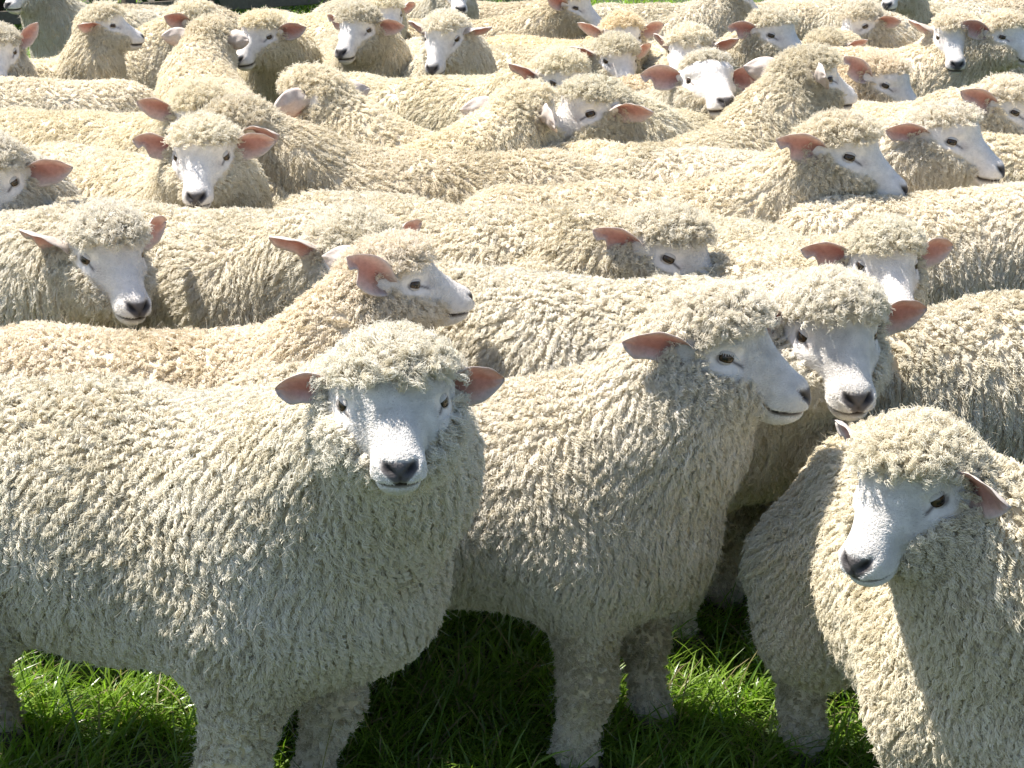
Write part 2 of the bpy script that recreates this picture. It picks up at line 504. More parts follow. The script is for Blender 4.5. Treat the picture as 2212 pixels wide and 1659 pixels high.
def fleece_arrays(sh, me, rng, pitch, per, m, rad, low, length=1.0, flat=1.0):
    """wavy locks that hang on the flanks and stand in curls on the back, poll and cheeks"""
    def dens(P):
        w, Q = sh.wool(P)
        hd = (Q * Q).sum(1) < 0.17 ** 2
        d = np.where(w > 0.35, 1.0, 0.0)
        ed = np.interp(Q[:, 2], FACE_Z, FACE_X) - Q[:, 0]
        d = np.where(hd, d * 2.9 * (0.35 + 0.65 * smooth01(ed, 0.0, 0.035)), d)
        z = P[:, 2]
        return d * np.where(z < 0.36, low, 1.0) * np.where(z < 0.22, 0.8, 1)
    _, _, area = sample(me, 10, rng, dens)
    n = int(area / (pitch * pitch))
    p, nn, _ = sample(me, n, rng, dens)
    _, Q = sh.wool(p)
    r2 = (Q * Q).sum(1)
    headw = (1 - smooth01(np.sqrt(r2), 0.12, 0.17)).astype(F)
    knot = headw * smooth01(Q[:, 2], 0.0, 0.03)
    cheek = headw * (1 - smooth01(Q[:, 2], 0.0, 0.03))
    legw = 1 - smooth01(p[:, 2], 0.26, 0.40)
    up = np.clip(nn[:, 2], 0, 1)
    topw = smooth01(up, 0.55, 0.95) * (1 - headw)
    # combing direction: gravity on the flank, backwards on top, a random whirl in the curls
    g = np.array((0, 0, -1), F) - nn * (-nn[:, 2:3])
    back = np.tile(np.array((-1, 0, 0), F), (n, 1)); back = back - nn * (back * nn).sum(1, keepdims=True)
    rnd = rng.normal(size=(n, 3)).astype(F); rnd = rnd - nn * (rnd * nn).sum(1, keepdims=True)
    # neighbouring locks lean alike: a slow random field
    fld = np.stack([np.sin(p[:, 0] * 21 + sh.ph[0] + 3 * np.sin(p[:, 2] * 13)), np.sin(p[:, 1] * 19 + sh.ph[1] + 3 * np.sin(p[:, 0] * 11)), np.sin(p[:, 2] * 17 + sh.ph[2] + 2 * np.sin(p[:, 1] * 15))], 1).astype(F)
    fld = fld - nn * (fld * nn).sum(1, keepdims=True)
    t = unit(g * (1.25 - 1.0 * knot)[:, None] + back * (0.25 + 0.35 * topw)[:, None] + fld * (0.42 + 0.35 * topw)[:, None] + unit(rnd) * (0.15 + 0.45 * topw + 1.1 * knot + 0.5 * cheek + 0.3 * legw)[:, None])
    b = np.cross(nn, t)
    L = (0.037 - 0.014 * topw) * (1 - 0.3 * (1 - smooth01(p[:, 2], 0.30, 0.42))) * (1 - headw) + 0.019 * knot + 0.020 * cheek
    L = L * (1 - 0.68 * legw) * length * np.clip(rng.normal(1.0, 0.28, n), 0.45, 1.8)
    edge = np.interp(Q[:, 2], FACE_Z, FACE_X) - Q[:, 0]
    L = L * (1 - headw * 0.65 * (1 - smooth01(edge, 0.0, 0.04)))
    lift = (0.0074 + 0.001 * topw) * flat * (1 - headw) + 0.015 * knot + 0.012 * cheek
    lift = lift * (1 - 0.35 * legw) * rng.uniform(0.4, 1.6, n)
    amp = ((0.0024 + 0.0008 * topw) * (1 - headw) + 0.0034 * knot + 0.0028 * cheek) * rng.uniform(0.6, 1.5, n)
    waves = (2.6 - 0.2 * topw) * (1 - knot) + 1.5 * knot
    waves = (waves + 0.9 * knot) * rng.uniform(0.75, 1.25, n)
    ph = rng.uniform(0, 6.28, n)
    u = np.linspace(0, 1, m).astype(F)[None, :]
    h = lift[:, None] * np.sin(np.minimum(u * 1.15, 1.0) * 1.9) 
    arc = ph[:, None] + 6.283 * waves[:, None] * u
    ea = amp[:, None] * np.minimum(u * 3.0, 1.0)
    curl = np.where(u > 0.7, (u - 0.7) / 0.3, 0) * (0.004 + 0.001 * topw - 0.001 * knot)[:, None] * flat
    cen = p[:, None, :] + nn[:, None, :] * (h + 0.75 * ea * np.cos(arc) + curl)[..., None] + t[:, None, :] * (L[:, None] * u - curl * 0.6)[..., None] + b[:, None, :] * (ea * np.sin(arc))[..., None]
    # strands of one lock start apart and gather towards the tip
    th = rng.uniform(0, 6.28, (n, per)); rr = np.sqrt(rng.random((n, per))) * (pitch * (0.62 - 0.26 * headw))[:, None]
    o = (np.cos(th) * rr)[..., None] * b[:, None, :] + (np.sin(th) * rr)[..., None] * t[:, None, :]
    gather = 1.0 - 0.74 * np.minimum(u[0] * 1.35, 1.0) + 0.22 * np.maximum(u[0] - 0.8, 0) / 0.2
    gat = 1 - (1 - gather)[None, :] * (rng.uniform(0.55, 1.0, n) * (1 - 0.45 * headw))[:, None]
    jit = rng.normal(size=(n, per, 1, 3)).astype(F) * (pitch * (0.12 + 0.22 * headw))[:, None, None, None] * u[0][None, None, :, None]
    ls = rng.uniform(0.86, 1.08, (n, per, 1, 1))
    pts = cen[:, None] + o[:, :, None, :] * gat[:, None, :, None] + jit + t[:, None, None, :] * (L[:, None, None, None] * (ls - 1) * u[0][None, None, :, None])
    pts = pts.reshape(n * per, m, 3)
    R = rad * (1.0 - 0.55 * u[0] ** 2)[None, :] * rng.uniform(0.7, 1.3, (n * per, 1)) * np.repeat(1 - 0.25 * headw, per)[:, None]
    dirt = np.clip(np.sin(p[:, 0] * 7 + sh.ph[5] + 2 * np.sin(p[:, 2] * 9 + p[:, 1] * 5)) * 0.5 + np.sin(p[:, 2] * 23 + p[:, 0] * 13) * 0.25, 0, 1) * (1 - headw) * 0.22 + 0.16 * (1 - smooth01(p[:, 2], 0.2, 0.5)) * (1 - headw)
    tint = np.clip(rng.normal(0.56, 0.17, n)[:, None] - dirt[:, None] + 0.10 * np.sin(p[:, 0] * 14 + p[:, 2] * 17 + sh.ph[4])[:, None] + rng.normal(0, 0.08, (n, per)) - 0.10 * legw[:, None] + 0.10 * headw[:, None], 0, 1).reshape(-1)
    # loose single fibres that stand off and blur the outline
    kf = rng.random(n) < 0.40
    pf, nf_, tf, hf = p[kf], nn[kf], t[kf], headw[kf]
    q = len(pf)
    lf = rng.uniform(0.010, 0.022, (q, 1, 1)); uu = np.linspace(0, 1, m).astype(F)[None, :, None]
    dv = unit(nf_ * rng.uniform(0.5, 1.2, (q, 1)) + tf * 0.6 + rng.normal(size=(q, 3)) * 0.5)[:, None, :]
    cv = rng.normal(size=(q, 1, 3)) * 0.35
    fly = pf[:, None, :] + nf_[:, None, :] * 0.006 + dv * lf * uu + cv * lf * uu * uu
    pts = np.concatenate([pts, fly.astype(F)]); R = np.concatenate([R, rad * 0.28 * (1 - 0.5 * uu[..., 0]) * np.ones((q, 1))])
    tint = np.concatenate([tint, np.clip(rng.normal(0.75, 0.12, q), 0, 1)])
    return pts, R, tint

def fuzz_arrays(sh, me, rng, n, rad):
    """the short white hair of the face"""
    def dens(P):
        w, Q = sh.wool(P)
        return np.where(((Q * Q).sum(1) < 0.2 ** 2) & (w < 0.97) & (P[:, 2] > 0.2), 1.0, 0.0)
    p, nn, _ = sample(me, n, rng, dens)
    Q = sh.to_head(p)
    dark = (Q[:, 0] > 0.118) & (Q[:, 2] < -0.066) & (Q[:, 2] > -0.112) & (np.abs(Q[:, 1]) < 0.032 - np.maximum(-(Q[:, 2] + 0.083), 0) * 0.95)
    eye = (np.abs(Q[:, 0] - 0.012) < 0.034) & (Q[:, 2] < 0.022) & (Q[:, 2] > -0.026) & (np.abs(Q[:, 1]) > 0.03)
    zm = -0.1135 + 0.10 * np.maximum(0.135 - Q[:, 0], 0) + 0.6 * np.maximum(0.095 - Q[:, 0], 0)
    lips = (Q[:, 2] - zm > -0.0045) & (Q[:, 2] - zm < 0.0075) & (Q[:, 0] > 0.07)
    k = ~(dark | eye | lips)
    p, nn, Q = p[k], nn[k], Q[k]
    n = len(p)
    t = (np.array((-0.75, 0, 0.15), F) @ sh.R.T)[None, :].repeat(n, 0).astype(F) + rng.normal(size=(n, 3)).astype(F) * 0.35
    t[:, 2] -= 0.35
    t = unit(t - nn * (t * nn).sum(1, keepdims=True))
    L = (rng.uniform(0.006, 0.011, n) * (1 - 0.55 * smooth01(Q[:, 0], 0.07, 0.11)))[:, None, None]
    u = np.linspace(0, 1, 4).astype(F)[None, :, None]
    pts = p[:, None, :] + t[:, None, :] * L * u + nn[:, None, :] * L * 0.30 * np.sin(u * 2.2)
    R = rad * (1 - 0.7 * u[..., 0]) * np.ones((n, 1))
    return pts, R, rng.uniform(0.85, 1.0, n)

# ------------------------------------------------------------------ ears, eyes, hooves (shared meshes)
def ear_mesh(kind):
    """x along the ear, z the hollow side; kinds: whole, notched tip, bitten edge, folded"""
    nu, nv = 22, 13
    us = np.linspace(0, 1, nu); vs = np.linspace(-1, 1, nv)
    Ln = 0.132
    rows_in, cin = [], []
    for u in us:
        w = 0.0125 + 0.0310 * math.sin(math.pi * min(1.0, u * 0.92 + 0.04) ** 0.85)
        if u > 0.62:
            w *= max(0.02, math.sqrt(max(0, 1 - ((u - 0.62) / 0.385) ** 2.7)))
        cup = 0.030 * (1 - u) ** 1.6 + 0.0085
        for v in vs:
            wv = w
            x = u * Ln
            if kind == 'notched' and v > 0 and 0.62 < u < 0.86:
                wv *= 1 - 0.72 * math.sin((u - 0.62) / 0.24 * math.pi) 
            if kind == 'bitten' and v > 0 and 0.34 < u < 0.78:
                wv *= 1 - 0.5 * math.sin((u - 0.34) / 0.44 * math.pi) ** 0.7
            y = wv * v
            z = cup * (abs(v) ** 1.8) * min(1, w / 0.02) + 0.010 * u - 0.018 * u * u
            if kind == 'folded':
                z += 0.030 * max(0, u - 0.35) ** 1.3
            z += 0.0016 * math.sin(u * 17 + v * 4) + 0.0012 * math.sin(v * 9 + u * 5)
            rows_in.append((x, y, z))
            rim = abs(v) ** 3.2 + (u ** 8)
            root = max(0, 1 - u / 0.28)
            cen = max(0.0, 1 - (abs(v + 0.1) / 0.62) ** 2) * (1 - 0.5 * u)
            pink = (np.array((0.68, 0.45, 0.39)) * (1 - cen) + np.array((0.42, 0.22, 0.19)) * cen) * (1 - 0.4 * root)
            white = np.array((0.76, 0.70, 0.64))
            k = min(1, 0.95 * rim)
            cin.append(pink * (1 - k) + white * k)
    Vi = np.array(rows_in)
    th = 0.0032
    Vo = Vi.copy()
    for i in range(nu):
        for j in range(nv):
            a = i * nv + j
            v, u = vs[j], us[i]
            e = 1 - abs(v) ** 4
            Vo[a, 2] -= th * (0.35 + e) * (1 - 0.75 * u ** 6)
            Vo[a, 1] *= 1.03
    co = np.tile(np.array((0.70, 0.63, 0.565)), (nu * nv, 1))
    V = np.concatenate([Vi, Vo]); C = np.concatenate([np.array(cin), co])
    Fa, o = [], nu * nv
    for i in range(nu - 1):
        for j in range(nv - 1):
            a, b, c, d = i * nv + j, (i + 1) * nv + j, (i + 1) * nv + j + 1, i * nv + j + 1
            Fa.append((a, b, c, d)); Fa.append((o + a, o + d, o + c, o + b))
    for i in range(nu - 1):
        a, b = i * nv, (i + 1) * nv
        Fa.append((a, o + a, o + b, b))
        a, b = a + nv - 1, b + nv - 1
        Fa.append((a, b, o + b, o + a))
    for j in range(nv - 1):
        a = (nu - 1) * nv + j
        Fa.append((a, o + a, o + a + 1, a + 1))
        Fa.append((j, j + 1, o + j + 1, o + j))
    return mesh_from('ear', V, Fa, M_EAR, C.astype(F))

EARS = {k: ear_mesh(k) for k in ('whole', 'notched', 'bitten', 'folded')}

def eye_meshes():
    bm = bmesh.new()
    bmesh.ops.create_uvsphere(bm, u_segments=24, v_segments=14, radius=0.0165)
    me = bpy.data.meshes.new('eye'); bm.to_mesh(me); bm.free()
    me.polygons.foreach_set('use_smooth', np.ones(len(me.polygons), bool)); me.materials.append(M_EYE)
    # eyelids: two shells over the ball with an almond opening towards +y
    V, Fa = [], []
    nu, nv = 21, 6
    for sgn, drop, r in ((1, 0.52, 0.0184), (-1, 0.36, 0.0178)):
        base = len(V)
        for i in range(nu):
            a = math.pi * (0.04 + 0.92 * i / (nu - 1))          # across the eye
            edge = sgn * drop * math.sin(a) ** 0.8
            for j in range(nv):
                el = edge + sgn * (1.25 - abs(edge)) * j / (nv - 1)
                V.append((r * math.cos(a) * math.cos(el * 0.6), r * math.sin(a) * math.cos(el), r * math.sin(el)))
        for i in range(nu - 1):
            for j in range(nv - 1):
                a, b, c, d = base + i * nv + j, base + (i + 1) * nv + j, base + (i + 1) * nv + j + 1, base + i * nv + j + 1
                Fa.append((a, b, c, d) if sgn < 0 else (a, d, c, b))
    lid = mesh_from('eyelid', np.array(V), Fa, M_LID)
    return me, lid

EYE, LID = eye_meshes()

def hoof_mesh():
    V, Fa = [], []
    for s in (-1, 1):
        b = len(V)
        for k, (z, sc) in enumerate(((0.0, 1.12), (0.022, 1.0), (0.043, 0.80))):
            for i in range(10):
                a = 2 * math.pi * i / 10
                V.append((0.010 + 0.036 * sc * math.cos(a) + 0.010 * (1 - k / 2) * max(0, math.cos(a)), s * 0.0165 + 0.0155 * sc * math.sin(a), z))
        for k in range(2):
            for i in range(10):
                j = (i + 1) % 10
                Fa.append((b + k * 10 + i, b + k * 10 + j, b + k * 10 + 10 + j, b + k * 10 + 10 + i))
        Fa.append(tuple(b + 20 + i for i in range(10)))
        Fa.append(tuple(b + 9 - i for i in range(10)))
    return mesh_from('hoof', np.array(V), Fa, M_HOOF)

HOOF = hoof_mesh()

def link(name, data, parent, loc=None, rot=None, mtx=None):
    o = bpy.data.objects.new(name, data)
    col.objects.link(o)
    o.parent = parent
    if mtx is not None:
        o.matrix_local = mtx
    if loc is not None:
        o.location = loc
    return o

def frame3(x, z):
    x = Vector(x).normalized(); z = Vector(z); z = (z - x * z.dot(x)).normalized()
    y = z.cross(x)
    return Matrix((x, y, z)).transposed()

# level of detail by pixels per metre (on the 2212 grid): voxel, face subdivisions, lock pitch, strands per lock, points, radius, share below
LODS = {
    0: (0.0135, 2, 0.0088, 8, 9, 0.00070, 1.0, 24000),
    1: (0.0150, 2, 0.0108, 6, 7, 0.00092, 0.5, 6000),
    2: (0.0180, 2, 0.0118, 5, 7, 0.00092, 0.15, 1500),
    3: (0.0220, 2, 0.0128, 4, 6, 0.00118, 0.08, 0),
}

def make_sheep(label, root_xy, yaw, E, rel, pitch=0.0, roll=0.0, lod=1, size=1.0, fat=1.0, bald=0.0, tint=(1, 1, 1),
               ears=((0.35, 0.0, 0.5, 'whole'), (0.35, 0.0, 0.5, 'whole')), step=(0, 0, 0, 0), seed=1, group=None, woolly=1.0, hs=HS, lashes=False):
    res, subs, lp, per, m, rad, low, nf = LODS[lod]
    rng = np.random.default_rng(seed)
    root = bpy.data.objects.new('sheep', None)
    col.objects.link(root)
    root.empty_display_size = 0.2
    root.location = (root_xy[0], root_xy[1], 0)
    root.rotation_euler = (0, 0, yaw)
    root.scale = (size,) * 3
    root['label'] = label
    root['category'] = 'sheep'
    if group:
        root['group'] = group
    sh = Shape(E, rel, pitch, roll, fat, step, seed, bald, hs)
    me = body_mesh(sh, res, subs)
    me.name = 'body'
    body = link('body', me, root)
    body.color = (*tint, 1)
    a = fleece_arrays(sh, me, rng, lp, per, m, rad, low, woolly, (1.0, 0.9, 0.75, 0.65)[lod])
    fl = curves('fleece', *a, M_WOOL, root)
    fl.color = (*tint, 1)
    ns = len(a[0])
    if nf:
        h = curves('face_hair', *fuzz_arrays(sh, me, rng, nf, 0.00034), M_FUZZ, root)
        h.color = (1.0, 1.0, 1.0, 1)
    R = Matrix([list(map(float, r)) for r in sh.R])
    HV = [float(v) for v in sh.hv]
    Ev = Vector([float(v) for v in sh.E])
    for sd, (sw, el, tw, kind) in zip((1, -1), ears):
        d = Vector((-math.sin(sw) * math.cos(el), sd * math.cos(sw) * math.cos(el), math.sin(el)))
        nrm = Vector((math.cos(sw), sd * math.sin(sw), 0))
        nrm = Matrix.Rotation(tw * sd, 3, d) @ nrm
        fr = R @ frame3(d, nrm)
        pos = Ev + R @ Vector((-0.066 * HV[0], sd * 0.080 * HV[1], 0.020 * HV[2])) * hs
        link('ear', EARS[kind], root, mtx=Matrix.Translation(pos) @ fr.to_4x4() @ Matrix.Scale(hs, 4))
    ysc = np.linspace(0.03, 0.10, 141).astype(F)
    for sd in (1, -1):
        qs = np.stack([np.full(141, 0.004, F), sd * ysc, np.zeros(141, F)], 1)
        ys = float(ysc[np.argmax(sh.full(sh.E + (qs * sh.hv * hs) @ sh.R.T) > 0)])
        pos = Ev + R @ Vector((0.004 * HV[0], sd * (ys - 0.0160) * HV[1], 0.0)) * hs
        dv = Vector((0.30, sd * 1.0, 0.02)).normalized()            # the way the eye looks: +y of the ball
        x = Vector((0, 0, 1)).cross(dv) * -1
        x = dv.cross(Vector((0, 0, 1))).normalized()
        z = x.cross(dv)
        fr = Matrix((x, dv, z)).transposed()
        fr = fr @ Matrix.Rotation(0.22 * sd, 3, 'Y')
        e = link('eye', EYE, root, mtx=Matrix.Translation(pos) @ (R @ fr).to_4x4() @ Matrix.Scale(hs * 1.15, 4))
        link('eyelid', LID, e)
        if lashes:
            k = 13
            a = np.linspace(0.35, 2.8, k); u = np.linspace(0, 1, 4)[None, :]
            ed = 0.52 * np.sin(a) ** 0.8
            b0 = np.stack([0.0188 * np.cos(a) * np.cos(ed * 0.6), 0.0188 * np.sin(a) * np.cos(ed), 0.0188 * np.sin(ed)], 1)
            dr = np.stack([np.cos(a) * 0.5, np.ones(k), -0.35 + rng.normal(0, 0.12, k)], 1)
            dr /= np.linalg.norm(dr, axis=1)[:, None]
            pt = b0[:, None, :] + dr[:, None, :] * (0.015 * u)[..., None] + np.array((0, 0, 1.0)) * (0.004 * u ** 2)[..., None]
            lash = curves('eyelashes', pt, np.tile(0.0006 * (1 - 0.6 * u), (k, 1)), np.ones(k), M_WOOL, e)
            lash.color = (1.05, 1.08, 1.15, 1)
    for i, y in enumerate((0.106, -0.106)):
        link('hoof', HOOF, root, loc=(0.215 + step[i], y, 0))
    for i, y in enumerate((0.109, -0.109)):
        link('hoof', HOOF, root, loc=(-0.435 + step[2 + i], y, 0))
    return root, ns * m

# ------------------------------------------------------------------ ground, grass, fence and hedge behind the flock
def mat_ground():
    m, nt, out = new_mat('pasture_soil')
    L = nt.links.new
    tc = node(nt, 'ShaderNodeTexCoord')
    n1 = node(nt, 'ShaderNodeTexNoise', i_Scale=1.1, i_Detail=6.0)
    n2 = node(nt, 'ShaderNodeTexNoise', i_Scale=38.0, i_Detail=6.0, i_Roughness=0.7)
    L(tc.outputs['Object'], n1.inputs['Vector']); L(tc.outputs['Object'], n2.inputs['Vector'])
    r = node(nt, 'ShaderNodeValToRGB')
    e = r.color_ramp.elements
    e[0].position = 0.35; e[0].color = (0.020, 0.040, 0.009, 1)
    e[1].position = 0.70; e[1].color = (0.055, 0.085, 0.020, 1)
    L(n2.outputs[0], r.inputs[0])
    r2 = node(nt, 'ShaderNodeMapRange', i_1=0.52, i_2=0.62); L(n1.outputs[0], r2.inputs[0])
    c = mix_rgb(nt, r2.outputs[0], r.outputs[0], (0.075, 0.062, 0.040, 1))
    p = node(nt, 'ShaderNodeBsdfPrincipled', i_Roughness=0.9)
    L(c, p.inputs['Base Color'])
    b = node(nt, 'ShaderNodeBump', i_Strength=0.8, i_Distance=0.03); L(n2.outputs[0], b.inputs['Height']); L(b.outputs[0], p.inputs['Normal'])
    L(p.outputs[0], out.inputs[0])
    return m

def mat_grass(name='grass_blade', gloss=0.30):
    m, nt, out = new_mat(name)
    L = nt.links.new
    at = node(nt, 'ShaderNodeAttribute', attribute_name='hide')
    p = node(nt, 'ShaderNodeBsdfPrincipled', i_Roughness=gloss)
    p.inputs['Specular IOR Level'].default_value = 0.5
    L(at.outputs['Color'], p.inputs['Base Color'])
    t = node(nt, 'ShaderNodeBsdfTranslucent')
    c = mix_rgb(nt, 1.0, at.outputs['Color'], (1.25, 1.5, 0.6, 1), 'MULTIPLY')
    L(c, t.inputs[0])
    mx = node(nt, 'ShaderNodeMixShader', i_0=0.45)
    L(p.outputs[0], mx.inputs[1]); L(t.outputs[0], mx.inputs[2]); L(mx.outputs[0], out.inputs[0])
    return m

M_GRASS = mat_grass()

def blades(rng, P, Ln, wd, lean, bend, az, colr, segs=4):
    """bent tapering blades as one mesh; all arguments per blade"""
    n = len(P)
    u = np.linspace(0, 1, segs + 1).astype(F)[None, :]
    ang = lean[:, None] + bend[:, None] * u                      # from upright
    du = Ln[:, None] / segs
    hx = np.cumsum(np.sin(ang) * du, 1) - np.sin(ang[:, :1]) * du
    hz = np.cumsum(np.cos(ang) * du, 1) - np.cos(ang[:, :1]) * du
    hz = np.maximum(hz, 0.006 * u)
    d = np.stack([np.cos(az), np.sin(az), 0 * az], 1)
    tw = az + np.pi / 2 + rng.normal(0, 0.5, n)
    s = np.stack([np.cos(tw), np.sin(tw), rng.normal(0, 0.25, n)], 1)
    c = P[:, None, :] + d[:, None, :] * hx[..., None]
    c[..., 2] += hz
    w = wd[:, None] * 0.5 * np.where(u < 0.55, 0.8 + 0.36 * u, np.maximum(1.0 - ((u - 0.55) / 0.45) ** 1.6, 0.03))
    A, B = c - s[:, None, :] * w[..., None], c + s[:, None, :] * w[..., None]
    V = np.stack([A, B], 2).reshape(-1, 3)
    k = (np.arange(n) * (segs + 1) * 2)[:, None] + (np.arange(segs) * 2)[None, :]
    Fa = np.stack([k, k + 1, k + 3, k + 2], -1).reshape(-1, 4)
    C = np.repeat(colr[:, None, :] * (0.75 + 0.35 * u[..., None]), 2, 1).reshape(-1, 3) if False else np.repeat(colr, (segs + 1) * 2, 0)
    return V, Fa, C

def fast_mesh(name, V, Q, mat, C):
    me = bpy.data.meshes.new(name)
    me.vertices.add(len(V)); me.vertices.foreach_set('co', V.astype(F).ravel())
    me.loops.add(Q.size); me.loops.foreach_set('vertex_index', Q.astype(np.int32).ravel())
    me.polygons.add(len(Q)); me.polygons.foreach_set('loop_start', np.arange(0, Q.size, 4, dtype=np.int32))
    me.polygons.foreach_set('use_smooth', np.ones(len(Q), bool))
    me.update(calc_edges=True)
    a = me.attributes.new('hide', 'FLOAT_COLOR', 'POINT')
    a.data.foreach_set('color', np.concatenate([C, np.ones((len(C), 1))], 1).astype(F).ravel())
    me.materials.append(mat)
    return me

def grow(seed):
    rng = np.random.default_rng(seed)
    parts = []
    def patch(n, x0, x1, y0, y1, Ls, widen, tuft):
        # tufts: a clump leans one way
        nt_ = max(1, n // tuft)
        tx, ty = rng.uniform(x0, x1, nt_), rng.uniform(y0, y1, nt_)
        # keep only what lies inside the camera's fan, with a margin
        taz = rng.normal(-0.5, 0.9, nt_); tl = rng.uniform(0.6, 1.3, nt_); tg = rng.random(nt_)
        k = rng.integers(0, nt_, n)
        r = np.abs(rng.normal(0, 0.035 * widen, n)); a = rng.uniform(0, 6.283, n)
        P = np.stack([tx[k] + r * np.cos(a), ty[k] + r * np.sin(a), np.zeros(n)], 1)
        ok = np.abs(P[:, 0]) < P[:, 1] * 0.36 + 0.5
        P, k, a = P[ok], k[ok], a[ok]; m = len(P)
        Ln = rng.uniform(*Ls, m) * tl[k]
        az = np.where(rng.random(m) < 0.55, taz[k] + rng.normal(0, 0.5, m), a)
        lean = np.abs(rng.normal(0.25, 0.25, m)); bend = rng.uniform(0.5, 1.9, m)
        wd = rng.uniform(0.0026, 0.0052, m) * widen
        g = np.clip(tg[k] * 0.6 + rng.random(m) * 0.5, 0, 1)[:, None]
        C = np.array((0.085, 0.165, 0.016)) * (1 - g) + np.array((0.24, 0.36, 0.050)) * g
        dead = rng.random(m) < 0.10
        C[dead] = np.array((0.36, 0.31, 0.17)) * rng.uniform(0.6, 1.1, (dead.sum(), 1))
        parts.append((P, Ln, wd, lean, bend, az, C))
    patch(66000, -1.6, 1.6, 2.45, 4.3, (0.06, 0.145), 1.0, 26)
    patch(26000, -1.9, 1.9, 3.9, 6.5, (0.07, 0.16), 1.3, 22)
    patch(16000, -3.6, 3.6, 6.5, 11.0, (0.08, 0.16), 2.0, 18)
    patch(30000, -6.5, 3.0, 11.0, 20.0, (0.08, 0.18), 2.6, 26)
    P, Ln, wd, lean, bend, az, C = (np.concatenate(z) for z in zip(*parts))
    V, Q, CC = blades(rng, P, Ln, wd, lean, bend, az, C, 4)
    o = bpy.data.objects.new('grass', fast_mesh('grass', V, Q, M_GRASS, CC))
    col.objects.link(o)
    o['kind'] = 'stuff'; o['label'] = 'bright green pasture grass under and around the sheep'; o['category'] = 'grass'
    # tall thin stalks that stand above the sward
    n = 260
    P = np.stack([rng.uniform(-1.3, 1.3, n), rng.uniform(2.5, 3.9, n), np.zeros(n)], 1)
    Cs = np.where(rng.random((n, 1)) < 0.4, np.array((0.30, 0.27, 0.12)), np.array((0.085, 0.17, 0.03)))
    V, Q, CC = blades(rng, P, rng.uniform(0.16, 0.30, n), rng.uniform(0.0022, 0.0034, n), np.abs(rng.normal(0.15, 0.2, n)), rng.uniform(0.1, 0.8, n), rng.uniform(0, 6.28, n), Cs, 6)
    o = bpy.data.objects.new('grass_stalks', fast_mesh('grass_stalks', V, Q, M_GRASS, CC))
    col.objects.link(o)
    o['kind'] = 'stuff'; o['label'] = 'tall thin grass stalks standing above the sward'; o['category'] = 'grass'

def land():
    N_ = 60
    xs = np.concatenate([-np.geomspace(1500, 3, N_), np.linspace(-2.5, 2.5, 20), np.geomspace(3, 1500, N_)])
    ys = np.concatenate([-np.geomspace(300, 1, 20), np.linspace(0, 24, 60), np.geomspace(25, 2500, 30)])
    X, Y = np.meshgrid(xs, ys, indexing='ij')
    V = np.stack([X.ravel(), Y.ravel(), np.zeros(X.size)], 1)
    a = (np.arange(len(xs) - 1)[:, None] * len(ys) + np.arange(len(ys) - 1)[None, :]).ravel()
    Q = np.stack([a, a + len(ys), a + len(ys) + 1, a + 1], 1)
    me = fast_mesh('ground', V, Q, mat_ground(), np.ones((len(V), 3)))
    o = bpy.data.objects.new('ground', me); col.objects.link(o); o['kind'] = 'structure'
    grow(5)

def box(bm, c, d, ux, uz=Vector((0, 0, 1)), bev=0.006):
    ux = Vector(ux).normalized(); uy = uz.cross(ux).normalized()
    M = Matrix((ux, uy, uz)).transposed().to_4x4(); M.translation = Vector(c)
    r = bmesh.ops.create_cube(bm, size=1.0, matrix=M @ Matrix.Diagonal((*d, 1)))
    es = list({e for v in r['verts'] for e in v.link_edges})
    bmesh.ops.bevel(bm, geom=es, offset=bev, segments=1, affect='EDGES')

def bm_obj(name, bm, mat, parent=None):
    me = bpy.data.meshes.new(name); bm.to_mesh(me); bm.free(); me.materials.append(mat)
    o = bpy.data.objects.new(name, me); col.objects.link(o); o.parent = parent
    return o

